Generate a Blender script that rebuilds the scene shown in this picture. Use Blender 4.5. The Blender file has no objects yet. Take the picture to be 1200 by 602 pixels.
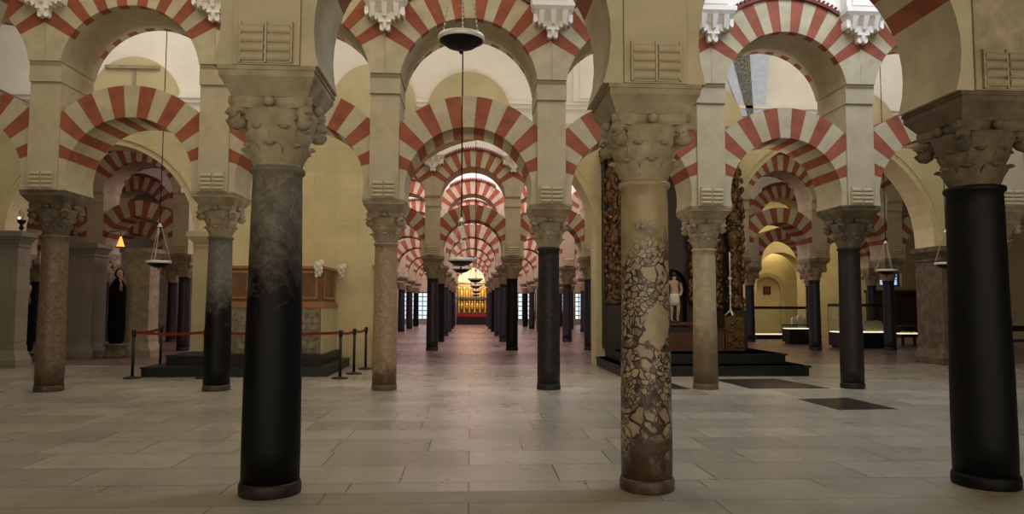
import bpy, math, random
from mathutils import Vector
R_ = math.radians
PI = math.pi
rnd = random.Random(7)
COL = bpy.context.scene.collection
scene = bpy.context.scene

# ------------------------------------------------------------------ materials
def lin(h):
    if isinstance(h, str):
        v = [int(h[i:i+2], 16)/255 for i in (0, 2, 4)]
    else:
        v = [c/255 for c in h]
    return tuple((c/12.92 if c <= .04045 else ((c+.055)/1.055)**2.4) for c in v)+(1,)

class NT:
    def __init__(s, name):
        s.m = bpy.data.materials.new(name); s.m.use_nodes = True
        s.t = s.m.node_tree; s.n = s.t.nodes; s.l = s.t.links
        s.b = s.n['Principled BSDF']
        s.tc = s.n.new('ShaderNodeTexCoord')
    def node(s, kind, **kw):
        n = s.n.new(kind)
        for k, v in kw.items():
            if k in n.inputs: n.inputs[k].default_value = v
            else: setattr(n, k, v)
        return n
    def noise(s, scale, detail=5, rough=.55, vec=None, dist=0):
        n = s.node('ShaderNodeTexNoise', Scale=scale, Detail=detail, Roughness=rough, Distortion=dist)
        s.l.new(vec or s.tc.outputs['Object'], n.inputs['Vector'])
        return n.outputs['Fac']
    def ramp(s, fac, stops):
        n = s.n.new('ShaderNodeValToRGB')
        e = n.color_ramp.elements
        while len(e) < len(stops): e.new(.5)
        for i, (p, c) in enumerate(stops):
            e[i].position = p; e[i].color = c if len(c) == 4 else c+(1,)
        s.l.new(fac, n.inputs[0]); return n.outputs[0]
    def mix(s, fac, a, b, mode='MIX'):
        n = s.n.new('ShaderNodeMix'); n.data_type = 'RGBA'; n.blend_type = mode
        for k, v in ((0, fac), (6, a), (7, b)):
            if isinstance(v, (int, float, tuple)): n.inputs[k].default_value = v
            else: s.l.new(v, n.inputs[k])
        return n.outputs[2]
    def math(s, op, a, b=0.):
        n = s.n.new('ShaderNodeMath'); n.operation = op
        for k, v in ((0, a), (1, b)):
            if isinstance(v, (int, float)): n.inputs[k].default_value = v
            else: s.l.new(v, n.inputs[k])
        return n.outputs[0]
    def bump(s, h, strength=.3, dist=.02):
        n = s.node('ShaderNodeBump', Strength=strength, Distance=dist)
        s.l.new(h, n.inputs['Height']); s.l.new(n.outputs[0], s.b.inputs['Normal'])
    def done(s, color, rough=.8, metal=0., spec=.4):
        if isinstance(color, tuple): s.b.inputs['Base Color'].default_value = color
        else: s.l.new(color, s.b.inputs['Base Color'])
        s.b.inputs['Roughness'].default_value = rough
        s.b.inputs['Metallic'].default_value = metal
        s.b.inputs['Specular IOR Level'].default_value = spec
        return s.m

def stone(name, c1, c2, scale=2.2, rough=.85, bump=.25, c3=None):
    t = NT(name)
    a = t.noise(scale, 6, .6)
    col = t.ramp(a, [(.3, lin(c1)), (.7, lin(c2))])
    if c3:
        b = t.noise(scale*.45, 4, .6)
        f = t.ramp(b, [(.5, (0, 0, 0, 1)), (.72, (1, 1, 1, 1))])
        col = t.mix(f, col, lin(c3))
    g = t.noise(38, 4, .6)
    t.bump(g, bump, .01)
    return t.done(col, rough)

def ashlar(name, c1, c2, joint, bw=.62, bh=.42, tint=.5):
    t = NT(name)
    mp = t.node('ShaderNodeMapping')
    mp.inputs['Rotation'].default_value = (R_(90), 0, 0)
    sep = t.n.new('ShaderNodeSeparateXYZ'); t.l.new(t.tc.outputs['Object'], sep.inputs[0])
    cmb = t.n.new('ShaderNodeCombineXYZ')
    s_ = t.math('ADD', sep.outputs[0], sep.outputs[1])
    t.l.new(s_, cmb.inputs[0]); t.l.new(sep.outputs[2], cmb.inputs[1])
    br = t.node('ShaderNodeTexBrick', Scale=1.0, **{'Mortar Size': .008, 'Mortar Smooth': .3, 'Brick Width': bw, 'Row Height': bh, 'Bias': 0.})
    br.inputs['Color1'].default_value = lin(c1); br.inputs['Color2'].default_value = lin(c2)
    br.inputs['Mortar'].default_value = lin(joint)
    t.l.new(cmb.outputs[0], br.inputs['Vector'])
    n = t.ramp(t.noise(1.4, 6, .65), [(.3, (.84, .82, .76, 1)), (.7, (1.06, 1.05, 1.04, 1))])
    col = t.mix(1., br.outputs[0], n, 'MULTIPLY')
    t.bump(t.noise(30, 4), .2, .01)
    return t.done(col, .88)

M = {}
M['stone'] = stone('cream_limestone', (190, 176, 144), (158, 145, 116), 2.0, c3=(174, 164, 140))
M['stone_light'] = stone('pale_voussoir_stone', (186, 174, 144), (162, 150, 122), 3.0)
M['red'] = stone('red_brick_voussoir', (154, 86, 58), (124, 66, 46), 4.0, .8)
M['stone_dirty'] = stone('weathered_limestone', (172, 158, 130), (126, 112, 88), 5.0, .9, .4, c3=(152, 138, 110))
M['stone_dark'] = stone('sooty_limestone', (116, 102, 80), (72, 62, 49), 5.0, .9, .5)
M['white'] = stone('white_plaster', (236, 230, 220), (222, 216, 206), 1.2, .85, .05)
M['cream_wall'] = ashlar('cream_ashlar_wall', (214, 202, 160), (208, 195, 152), (198, 185, 144), 1.1, .6)
M['lunette'] = stone('cream_plaster', (196, 184, 146), (176, 162, 124), 1.2, .9, .1)
M['grey_pier'] = ashlar('grey_ashlar_pier', (132, 124, 110), (124, 116, 102), (106, 98, 86), .8, .6)
M['hood'] = stone('dull_red_moulding', (124, 62, 48), (92, 44, 36), 6., .8)
M['blackstone'] = stone('black_marble', (7, 6, 8), (12, 11, 12), 6., .45, .05)
M['slab'] = stone('dark_ledger_stone', (46, 42, 38), (28, 26, 24), 4., .35, .1)

def marble_col(name, lo, hi, vein, zsplit=None, lowcol=None, zsoft=.35, rough=.35, scale=6.):
    t = NT(name)
    a = t.noise(scale, 8, .65, dist=.6)
    col = t.ramp(a, [(.32, lin(lo)), (.68, lin(hi))])
    v = t.noise(scale*.7, 6, .6, dist=1.6)
    vv = t.ramp(v, [(.47, (0, 0, 0, 1)), (.5, (1, 1, 1, 1)), (.53, (0, 0, 0, 1))])
    vv = t.math('MULTIPLY', vv, .45)
    col = t.mix(vv, col, lin(vein))
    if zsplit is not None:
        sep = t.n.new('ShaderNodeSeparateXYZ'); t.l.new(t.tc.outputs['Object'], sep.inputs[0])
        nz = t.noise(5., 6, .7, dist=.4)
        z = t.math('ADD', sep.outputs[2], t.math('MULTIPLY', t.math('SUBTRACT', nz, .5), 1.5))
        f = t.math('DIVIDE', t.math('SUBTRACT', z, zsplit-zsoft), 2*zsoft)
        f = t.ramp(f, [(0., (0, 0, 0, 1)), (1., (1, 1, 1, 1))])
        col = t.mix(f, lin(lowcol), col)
    return t.done(col, rough, spec=.2)

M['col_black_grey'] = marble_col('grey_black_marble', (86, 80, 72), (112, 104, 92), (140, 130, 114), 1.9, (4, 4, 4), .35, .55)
M['col_black'] = marble_col('deep_black_marble', (6, 6, 6), (9, 8, 9), (18, 17, 18), rough=.55)
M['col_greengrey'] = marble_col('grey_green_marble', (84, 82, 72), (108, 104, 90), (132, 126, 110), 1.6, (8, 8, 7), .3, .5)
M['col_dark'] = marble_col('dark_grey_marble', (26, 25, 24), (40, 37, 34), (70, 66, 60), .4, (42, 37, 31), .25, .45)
M['col_darkgrey'] = marble_col('smoky_grey_marble', (30, 26, 23), (44, 38, 33), (66, 58, 50), rough=.45)
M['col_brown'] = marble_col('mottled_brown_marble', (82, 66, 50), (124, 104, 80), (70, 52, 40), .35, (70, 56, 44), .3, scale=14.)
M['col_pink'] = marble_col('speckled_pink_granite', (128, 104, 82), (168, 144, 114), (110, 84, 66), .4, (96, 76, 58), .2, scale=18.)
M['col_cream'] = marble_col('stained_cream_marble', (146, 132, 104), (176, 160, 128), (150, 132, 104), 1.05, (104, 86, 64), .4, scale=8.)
M['col_blue'] = marble_col('blue_black_marble', (34, 36, 44), (50, 52, 60), (70, 72, 80), rough=.3)
M['col_purple'] = marble_col('purple_black_marble', (40, 34, 40), (60, 52, 56), (76, 66, 70), rough=.3)

def breccia():
    t = NT('breccia_marble')
    nv = t.noise(4., 3)
    mixv = t.n.new('ShaderNodeVectorMath'); mixv.operation = 'ADD'
    nn = t.n.new('ShaderNodeTexNoise'); nn.inputs['Scale'].default_value = 5.; t.l.new(t.tc.outputs['Object'], nn.inputs['Vector'])
    sc = t.n.new('ShaderNodeVectorMath'); sc.operation = 'SCALE'; sc.inputs['Scale'].default_value = .18
    t.l.new(nn.outputs['Color'], sc.inputs[0])
    t.l.new(t.tc.outputs['Object'], mixv.inputs[0]); t.l.new(sc.outputs[0], mixv.inputs[1])
    def vor(scale, feat, out):
        v = t.node('ShaderNodeTexVoronoi', Scale=scale, Randomness=1.); v.feature = feat
        t.l.new(mixv.outputs[0], v.inputs['Vector']); return v.outputs[out]
    pick = t.ramp(t.noise(2.4, 3), [(.46, (0, 0, 0, 1)), (.5, (1, 1, 1, 1))])
    def lay(sc, w):
        d = vor(sc, 'DISTANCE_TO_EDGE', 'Distance'); c = vor(sc, 'F1', 'Color')
        tint = t.ramp(c, [(.1, lin((92, 66, 50))), (.3, lin((148, 130, 106))), (.6, lin((164, 148, 122))), (.85, lin((132, 112, 92)))])
        e = t.ramp(d, [(.0, (0, 0, 0, 1)), (w*.6, (0, 0, 0, 1)), (w, (1, 1, 1, 1))])
        return t.mix(e, lin((44, 31, 27)), tint)
    brec = t.mix(pick, lay(9., .09), lay(21., .11))
    big = t.ramp(t.noise(3.6, 5, .62), [(.43, (0, 0, 0, 1)), (.48, (1, 1, 1, 1))])
    brec = t.mix(big, t.ramp(t.noise(20., 4), [(.4, lin((38, 27, 24))), (.7, lin((96, 74, 58)))]), brec)
    sp = t.n.new('ShaderNodeSeparateXYZ'); t.l.new(mixv.outputs[0], sp.inputs[0])
    ex = t.math('POWER', t.math('DIVIDE', t.math('SUBTRACT', sp.outputs[0], .15), .1), 2.)
    ez = t.math('POWER', t.math('DIVIDE', t.math('SUBTRACT', sp.outputs[2], 1.4), .2), 2.)
    rr = t.math('ADD', t.math('ADD', ex, ez), t.math('MULTIPLY', t.math('GREATER_THAN', sp.outputs[1], .1), 9.))
    pale = t.ramp(rr, [(.82, (1, 1, 1, 1)), (.9, (0, 0, 0, 1))])
    brec = t.mix(pale, brec, t.ramp(t.noise(12., 4), [(.3, lin((142, 124, 98))), (.7, lin((156, 138, 110)))]))
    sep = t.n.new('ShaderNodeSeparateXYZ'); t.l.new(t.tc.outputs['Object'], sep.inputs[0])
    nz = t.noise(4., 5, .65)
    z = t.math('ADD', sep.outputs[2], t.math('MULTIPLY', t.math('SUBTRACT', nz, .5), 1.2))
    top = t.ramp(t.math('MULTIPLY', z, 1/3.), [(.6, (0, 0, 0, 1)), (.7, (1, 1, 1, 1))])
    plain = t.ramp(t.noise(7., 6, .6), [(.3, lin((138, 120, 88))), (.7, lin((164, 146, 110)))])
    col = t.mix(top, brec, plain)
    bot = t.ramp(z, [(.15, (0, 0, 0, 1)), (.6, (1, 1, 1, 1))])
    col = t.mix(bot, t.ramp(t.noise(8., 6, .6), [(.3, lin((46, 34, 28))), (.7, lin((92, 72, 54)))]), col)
    return t.done(col, .42)
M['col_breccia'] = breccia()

def floor_mat(name, c1, c2, joint, bw, bh, rough, tint=.12, msize=.006, stain=(.7, .68, .64, 1), offx=0., bumpj=.5):
    t = NT(name)
    mp = t.node('ShaderNodeMapping'); mp.inputs['Location'].default_value = (offx, .35, 0)
    t.l.new(t.tc.outputs['Object'], mp.inputs[0])
    br = t.node('ShaderNodeTexBrick', Scale=1.0, **{'Mortar Size': msize, 'Mortar Smooth': .2, 'Brick Width': bw, 'Row Height': bh, 'Bias': 0.})
    br.offset = .43; br.squash = .72; br.squash_frequency = 3
    br.inputs['Color1'].default_value = lin(c1); br.inputs['Color2'].default_value = lin(c2); br.inputs['Mortar'].default_value = lin(joint)
    t.l.new(mp.outputs[0], br.inputs['Vector'])
    n = t.ramp(t.noise(1.1, 7, .68, dist=.5), [(.3, stain), (.68, (1.05, 1.04, 1.02, 1))])
    col = t.mix(1., br.outputs[0], n, 'MULTIPLY')
    vn = t.ramp(t.noise(2.2, 8, .7, dist=2.), [(.46, (1, 1, 1, 1)), (.5, (.86, .84, .8, 1)), (.54, (1, 1, 1, 1))])
    col = t.mix(.3, col, vn, 'MULTIPLY')
    rr = t.ramp(t.noise(1.6, 5), [(.3, (rough*.8,)*3), (.7, (rough*1.25,)*3)])
    t.l.new(rr, t.b.inputs['Roughness'])
    inv = t.math('SUBTRACT', 1., br.outputs['Fac'])
    t.bump(inv, bumpj, .004)
    t.done(col, rough, spec=.5)
    t.l.new(rr, t.b.inputs['Roughness'])
    return t.m
M['floor'] = floor_mat('marble_paving', (168, 161, 147), (144, 138, 125), (78, 70, 60), 1.35, .655, .3, stain=(.86, .85, .8, 1))
M['floor_front'] = floor_mat('worn_stone_paving', (148, 139, 120), (138, 129, 110), (92, 84, 70), 2.6, 1.475, .5)
M['floor_rear'] = floor_mat('reddish_tile_paving', (118, 98, 90), (110, 90, 84), (112, 92, 86), .5, .5, .3, msize=.003, stain=(.88, .86, .84, 1), bumpj=.15)

def simple(name, c, rough=.6, metal=0., spec=.4):
    t = NT(name); a = t.noise(9., 4)
    c0 = lin(c); c1 = tuple(x*.8 for x in c0[:3])+(1,)
    return t.done(t.ramp(a, [(.3, c1), (.7, c0)]), rough, metal, spec)
M['iron'] = simple('dark_iron', (24, 21, 19), .45, .6)
M['silver'] = simple('pale_silver_metal', (236, 232, 222), .45, .25)
M['chain'] = simple('dull_chain_metal', (206, 200, 188), .45, .25)
M['black_metal'] = simple('black_powder_coat', (20, 19, 20), .45)
M['redbelt'] = simple('red_webbing', (122, 26, 24), .75)
M['wood'] = stone('warm_oak', (122, 82, 48), (92, 60, 34), 6., .5, .2)
M['wood_light'] = stone('light_oak_moulding', (170, 118, 70), (140, 92, 52), 6., .5, .2)
M['wood_dark'] = stone('dark_walnut', (44, 28, 20), (26, 18, 14), 5., .5, .2)
M['wood_red'] = stone('red_brown_wood', (96, 52, 34), (72, 38, 26), 4., .5, .1)
M['carved'] = stone('carved_grey_marble', (164, 152, 126), (78, 70, 58), 11., .55, .5)
M['cloth'] = simple('white_linen', (220, 212, 196), .9)
M['flesh'] = simple('painted_flesh', (186, 152, 132), .6)
M['robe'] = simple('black_velvet', (12, 11, 13), .95, 0., .1)
M['gold'] = stone('aged_gilding', (120, 88, 50), (48, 32, 18), 14., .4, .6)
M['gold'].node_tree.nodes['Principled BSDF'].inputs['Metallic'].default_value = .45
M['gold_bright'] = stone('bright_gilding', (206, 164, 78), (120, 84, 34), 16., .35, .4)
M['gold_bright'].node_tree.nodes['Principled BSDF'].inputs['Metallic'].default_value = .4
M['redcloth'] = simple('red_altar_cloth', (150, 28, 26), .8)
M['paper'] = simple('old_paper', (226, 214, 184), .8)
M['bronze'] = simple('bronze_frame', (70, 60, 44), .4, .6)

def glass():
    t = NT('vitrine_glass')
    t.b.inputs['Transmission Weight'].default_value = 1.
    t.b.inputs['IOR'].default_value = 1.1
    return t.done((.92, .97, .96, 1), .02)
M['glass'] = glass()
def emit(name, c, s):
    t = NT(name); t.b.inputs['Emission Color'].default_value = lin(c); t.b.inputs['Emission Strength'].default_value = s
    return t.done(lin(c), .5)
M['lit_strip'] = emit('lit_case_floor', (255, 238, 200), 1.0)
M['lit_gap'] = emit('lit_gap_amber', (255, 190, 84), 1.0)  # glow put in for lit wall seen through a gap
M['daylit'] = emit('daylit_leaded_glass', (190, 214, 255), .8)
M['glint_glow'] = emit('recess_glint_glow', (255, 236, 214), 4.)  # emission put in for a bright spot in the left recess
def ornament():
    t = NT('painted_grotesque')
    v = t.node('ShaderNodeTexVoronoi', Scale=13.); t.l.new(t.tc.outputs['Object'], v.inputs['Vector'])
    f = t.ramp(v.outputs['Distance'], [(.25, lin((60, 64, 74))), (.42, lin((150, 140, 96))), (.6, lin((88, 98, 120)))])
    return t.done(f, .8)
M['ornament'] = ornament()
M['bluewhite'] = simple('pale_blue_plaster', (206, 216, 236), .85)

# ------------------------------------------------------------------ mesh builder
class MB:
    def __init__(s): s.v = []; s.f = []; s.mi = []; s.sm = []
    def add(s, vs, fs, mi=0, smooth=False):
        b = len(s.v); s.v += [tuple(v) for v in vs]
        for f in fs: s.f.append(tuple(b+i for i in f)); s.mi.append(mi); s.sm.append(smooth)
        return s
    def box(s, x0, x1, y0, y1, z0, z1, mi=0):
        return s.add([(x0,y0,z0),(x1,y0,z0),(x1,y1,z0),(x0,y1,z0),(x0,y0,z1),(x1,y0,z1),(x1,y1,z1),(x0,y1,z1)],
              [(0,3,2,1),(4,5,6,7),(0,1,5,4),(1,2,6,5),(2,3,7,6),(3,0,4,7)], mi)
    def taper(s, b, t, mi=0):       # b,t = (x0,x1,y0,y1,z)
        x0,x1,y0,y1,z0 = b; X0,X1,Y0,Y1,z1 = t
        return s.add([(x0,y0,z0),(x1,y0,z0),(x1,y1,z0),(x0,y1,z0),(X0,Y0,z1),(X1,Y0,z1),(X1,Y1,z1),(X0,Y1,z1)],
              [(0,3,2,1),(4,5,6,7),(0,1,5,4),(1,2,6,5),(2,3,7,6),(3,0,4,7)], mi)
    def slab(s, poly, z0, z1, mi=0):
        n = len(poly)
        return s.add([(x, y, z0) for x, y in poly]+[(x, y, z1) for x, y in poly], [tuple(range(n-1, -1, -1)), tuple(range(n, 2*n))]+[(i, (i+1) % n, (i+1) % n+n, i+n) for i in range(n)], mi)
    def prism(s, poly, y0, y1, mi=0):   # poly in (x,z), ccw seen from -y
        n = len(poly)
        vs = [(x, y0, z) for x, z in poly]+[(x, y1, z) for x, z in poly]
        fs = [tuple(range(n)), tuple(range(2*n-1, n-1, -1))]
        fs += [(i, i+n, (i+1) % n+n, (i+1) % n) for i in range(n)]
        return s.add(vs, fs, mi)
    def lathe(s, prof, n=28, cx=0, cy=0, mi=0, smooth=True, caps=True):
        vs = []
        for r, z in prof:
            for k in range(n):
                a = 2*PI*k/n; vs.append((cx+r*math.cos(a), cy+r*math.sin(a), z))
        fs = []
        for j in range(len(prof)-1):
            for k in range(n):
                k2 = (k+1) % n
                fs.append((j*n+k, j*n+k2, (j+1)*n+k2, (j+1)*n+k))
        s.add(vs, fs, mi, smooth)
        if caps:
            b = len(s.v)-len(vs); m = len(prof)-1
            s.f.append(tuple(b+k for k in range(n-1, -1, -1))); s.mi.append(mi); s.sm.append(False)
            s.f.append(tuple(b+m*n+k for k in range(n))); s.mi.append(mi); s.sm.append(False)
        return s
    def tube(s, pts, r, n=8, mi=0):
        pts = [Vector(p) for p in pts]; rs = r if isinstance(r, (list, tuple)) else [r]*len(pts)
        vs = []; 
        for i, p in enumerate(pts):
            d = (pts[min(i+1, len(pts)-1)]-pts[max(i-1, 0)]).normalized()
            u = d.cross(Vector((0, 0, 1)))
            if u.length < .05: u = d.cross(Vector((1, 0, 0)))
            u.normalize(); w = d.cross(u)
            for k in range(n):
                a = 2*PI*k/n; vs.append(p+u*(rs[i]*math.cos(a))+w*(rs[i]*math.sin(a)))
        fs = [(j*n+k, j*n+(k+1) % n, (j+1)*n+(k+1) % n, (j+1)*n+k) for j in range(len(pts)-1) for k in range(n)]
        fs += [tuple(range(n-1, -1, -1)), tuple((len(pts)-1)*n+k for k in range(n))]
        return s.add(vs, fs, mi, True)
    def ball(s, c, r, n=10, m=7, sc=(1, 1, 1), mi=0):
        vs = []; 
        for j in range(1, m):
            t = PI*j/m
            for k in range(n):
                a = 2*PI*k/n
                vs.append((c[0]+r*sc[0]*math.sin(t)*math.cos(a), c[1]+r*sc[1]*math.sin(t)*math.sin(a), c[2]-r*sc[2]*math.cos(t)))
        vs += [(c[0], c[1], c[2]-r*sc[2]), (c[0], c[1], c[2]+r*sc[2])]
        fs = [(j*n+k, j*n+(k+1) % n, (j+1)*n+(k+1) % n, (j+1)*n+k) for j in range(m-2) for k in range(n)]
        b = (m-1)*n
        fs += [(b, (k+1) % n, k) for k in range(n)]+[(b+1, (m-2)*n+k, (m-2)*n+(k+1) % n) for k in range(n)]
        return s.add(vs, fs, mi, True)
    def weld(s):
        idx = {}; mp = []; nv = []
        for v in s.v:
            k = tuple(round(c, 4) for c in v)
            if k not in idx: idx[k] = len(nv); nv.append(v)
            mp.append(idx[k])
        seen = {}
        out = []
        for f, mi, sm in zip(s.f, s.mi, s.sm):
            g = []
            for i in f:
                j = mp[i]
                if not g or g[-1] != j: g.append(j)
            if len(g) > 1 and g[0] == g[-1]: g.pop()
            if len(g) < 3: continue
            k = tuple(sorted(g)); seen[k] = seen.get(k, 0)+1
            out.append((tuple(g), mi, sm, k))
        out = [o for o in out if seen[o[3]] == 1]
        s.v = nv; s.f = [o[0] for o in out]; s.mi = [o[1] for o in out]; s.sm = [o[2] for o in out]
        return s
    def mesh(s, name, mats):
        me = bpy.data.meshes.new(name)
        me.from_pydata(s.v, [], s.f)
        for m in (mats if isinstance(mats, (list, tuple)) else [mats]): me.materials.append(m)
        me.polygons.foreach_set('material_index', s.mi)
        me.polygons.foreach_set('use_smooth', s.sm)
        me.update(); return me
    def build(s, name, mats, parent=None, loc=(0, 0, 0), rot=0):
        return obj(name, s.mesh(name, mats), parent, loc, rot)

def obj(name, me, parent=None, loc=(0, 0, 0), rot=0):
    o = bpy.data.objects.new(name, me); COL.objects.link(o)
    if parent: o.parent = parent
    o.location = loc; o.rotation_euler = (0, 0, rot); return o
def thing(name, label, cat, loc=(0, 0, 0), rot=0, group=None):
    o = bpy.data.objects.new(name, None); COL.objects.link(o); o.empty_display_size = .1
    o.location = loc; o.rotation_euler = (0, 0, rot); return tag(o, label, cat, group)
def tag(o, label, cat, group=None):
    o['label'] = label; o['category'] = cat; o['kind'] = 'thing'
    if group: o['group'] = group
    return o
def struct(o): o['kind'] = 'structure'; return o

def clip(poly, a, b, c):     # keep a*x+b*z>=c
    out = []
    for i in range(len(poly)):
        p, q = poly[i], poly[(i+1) % len(poly)]
        dp, dq = a*p[0]+b*p[1]-c, a*q[0]+b*q[1]-c
        if dp >= -1e-9: out.append(p)
        if (dp > 1e-9 and dq < -1e-9) or (dp < -1e-9 and dq > 1e-9):
            t = dp/(dp-dq); out.append((p[0]+t*(q[0]-p[0]), p[1]+t*(q[1]-p[1])))
    return out if len(out) > 2 else None
def wedge(xc, zc, ri, ro, a0, a1, sub, clips):
    res = []
    for k in range(sub):
        t0, t1 = a0+(a1-a0)*k/sub, a0+(a1-a0)*(k+1)/sub
        P = lambda r, t: (xc+r*math.cos(t), zc+r*math.sin(t))
        # split long radial quads so welded seams agree
        p = [P(ri, t1), P(ri, t0), P(ro, t0), P(ro, t1)]
        p.reverse(); p.reverse()
        for c in clips:
            p = clip(p, *c) if p else None
        if p: res.append(p)
    return res
def ccw(p):
    a = sum(p[i][0]*p[(i+1) % len(p)][1]-p[(i+1) % len(p)][0]*p[i][1] for i in range(len(p)))
    return p if a > 0 else p[::-1]

# ------------------------------------------------------------------ arcade kit
PW = .25         # half width of a pier
ORD = ['first', 'second', 'third', 'fourth', 'fifth', 'sixth', 'seventh', 'eighth', 'ninth']

def lower_arch_mesh(hw, zc, ri, ro, zl, zr, th, nv=15, a0=R_(16.5)):
    ring = MB(); sprs = []
    hw -= .003; cl = [(1, 0, -hw), (-1, 0, -hw)]
    for i in range(nv):
        t0 = a0+(PI-2*a0)*i/nv; t1 = a0+(PI-2*a0)*(i+1)/nv
        for p in wedge(0, zc, ri, ro, t0, t1, 3, cl): ring.prism(ccw(p), -th/2, th/2, 0 if i % 2 == 0 else 1)
    for sgn in (0, 1):
        z0 = zr if sgn == 0 else zl; spr = MB(); sprs.append(spr)
        lo = -R_(40)
        a, b = (lo, a0) if sgn == 0 else (PI-a0, PI-lo)
        for p in wedge(0, zc, ri, 2.6, a, b, 8, cl+[(0, 1, z0)]): spr.prism(ccw(p), -th/2, th/2, 0)
    return ring.weld(), [q.weld() for q in sprs]

def upper_arch_mesh(hp, zc, ri, ro, zl, zr, th, ztop, nv=15, a0=R_(30), tooth=.15):
    ring = MB(); sprs = []; span = MB(); hood = MB()
    cl = [(1, 0, -hp), (-1, 0, -hp)]; ch = [(1, 0, -hp+.385), (-1, 0, -hp+.385)]
    y = [-th/2, -th/2+tooth, th/2-tooth, th/2]
    for i in range(nv):
        t0 = a0+(PI-2*a0)*i/nv; t1 = a0+(PI-2*a0)*(i+1)/nv
        for p in wedge(0, zc, ri, ro, t0, t1, 3, cl):
            p = ccw(p); c = 0 if i % 2 == 0 else 1
            ring.prism(p, y[0], y[1], c); ring.prism(p, y[1], y[2], 1); ring.prism(p, y[2], y[3], c)
        for p in wedge(0, zc, ro, 6., t0, t1, 3, cl+[(0, -1, -ztop)]): span.prism(ccw(p), -th/2+.01, th/2-.01, 0)
        for p in wedge(0, zc, ro+.005, ro+.06, t0, t1, 3, ch): hood.prism(ccw(p), -th/2-.05, -th/2+.02, 0)
    nd = 46
    for i in range(nd):
        t0 = a0+(PI-2*a0)*i/nd; t1 = t0+(PI-2*a0)/nd*.5
        for p in wedge(0, zc, ro+.065, ro+.11, t0, t1, 1, ch): hood.prism(ccw(p), -th/2-.05, -th/2+.02, 0)
    for sgn in (0, 1):
        z0 = zr if sgn == 0 else zl; spr = MB(); sprs.append(spr)
        lo = -R_(10)
        a, b = (lo, a0) if sgn == 0 else (PI-a0, PI-lo)
        for p in wedge(0, zc, ri, 3.5, a, b, 8, cl+[(0, 1, z0)]): spr.prism(ccw(p), -th/2, th/2, 0)
    return ring.weld(), [q.weld() for q in sprs], span.weld(), hood

CAPS = {}
def capital_meshes(detail):
    if detail in CAPS: return CAPS[detail]
    h = .46
    bell = MB()
    bell.lathe([(.185, 0), (.195, .015), (.19, .03), (.19, .06), (.215, .12), (.245, .2), (.275, .28), (.3, .34), (.31, .385)], 28)
    def leaf(a, r0, z0, hgt, w, out):
        pts = []
        prof = [(0, 0, .8), (.02, .35, 1.), (.05, .7, .95), (out, .95, .75), (out+.035, 1., .5), (out+.05, .86, .25)]
        ca, sa = math.cos(a), math.sin(a)
        vs = []
        for dr, dz, ww in prof:
            r = r0+dr; z = z0+dz*hgt
            for s in (-1, -.35, .35, 1):
                lx = r-(abs(s)**2)*.02; ly = s*w*ww*.5
                vs.append((lx*ca-ly*sa, lx*sa+ly*ca, z))
        inner = [(v[0]-.075*ca, v[1]-.075*sa, v[2]-.02) for v in vs]
        m = len(prof); fs = []
        for j in range(m-1):
            for k in range(3): fs.append((j*4+k, j*4+k+1, (j+1)*4+k+1, (j+1)*4+k))
        bell.add(vs, fs, 0, True)
        n = len(vs); fs = []
        for j in range(m-1):
            for k in range(3): fs.append((j*4+k+n, (j+1)*4+k+n, (j+1)*4+k+1+n, j*4+k+1+n))
            fs += [(j*4, (j+1)*4, (j+1)*4+n, j*4+n), (j*4+3, j*4+3+n, (j+1)*4+3+n, (j+1)*4+3)]
        q = (m-1)*4
        fs += [(q, q+1, q+1+n, q+n), (q+1, q+2, q+2+n, q+1+n), (q+2, q+3, q+3+n, q+2+n)]
        bell.add(vs+inner, fs, 0, False)
    nl = 8
    for k in range(nl): leaf(2*PI*k/nl, .2, .025, .125, .17, .055)
    for k in range(nl): leaf(2*PI*(k+.5)/nl, .222, .13, .14, .19, .035)
    vol = []
    for k in range(4):
        a = PI/4+k*PI/2; ca, sa = math.cos(a), math.sin(a)
        b = MB()
        # scroll: stem tube rising then curling
        pts = []
        for i in range(9):
            t = i/8; pts.append((.22+.13*t, .24+.12*math.sin(t*PI*.62)))
        for i in range(1, 13):
            t = i/12; ang = PI/2-t*2.4*PI; rr = .052*(1-t*.75)
            pts.append((.362+rr*math.cos(ang), .318+rr*math.sin(ang)))
        b.tube([(r*ca, r*sa, z) for r, z in pts], [.036+.02*min(1, i/8) for i in range(len(pts))], 7)
        b.ball((.35*ca, .35*sa, .315), .05, 10, 7, (1, 1, 1.2))
        vol.append(b.mesh('volute', M['stone_dirty']))
    ab = MB()
    # abacus with concave sides
    prof = []
    for k in range(4):
        a0 = PI/4+k*PI/2; a1 = a0+PI/2
        c0, c1 = Vector((math.cos(a0), math.sin(a0))), Vector((math.cos(a1), math.sin(a1)))
        q0 = c0*.42+Vector((-c0.y, c0.x))*.035; q1 = c1*.42-Vector((-c1.y, c1.x))*.035
        for i in range(7):
            t = i/6; p = q0.lerp(q1, t); mid = (c0+c1).normalized()
            p = p-mid*(.05*math.sin(PI*t)); prof.append(p)
    n = len(prof)
    vs = [(p.x*.93, p.y*.93, .385) for p in prof]+[(p.x, p.y, .415) for p in prof]+[(p.x, p.y, h) for p in prof]
    fs = [tuple(range(n-1, -1, -1)), tuple(2*n+i for i in range(n))]
    for j in range(2): fs += [(j*n+i, j*n+(i+1) % n, (j+1)*n+(i+1) % n, (j+1)*n+i) for i in range(n)]
    ab.add(vs, fs)
    for k in range(4):
        a = k*PI/2; ab.ball((.31*math.cos(a), .31*math.sin(a), .425), .045, 8, 6, (1, 1, .8))
    CAPS[detail] = (bell.mesh('capital', M['stone_dirty']), vol, ab.mesh('abacus', M['stone_dirty']))
    return CAPS[detail]

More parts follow.
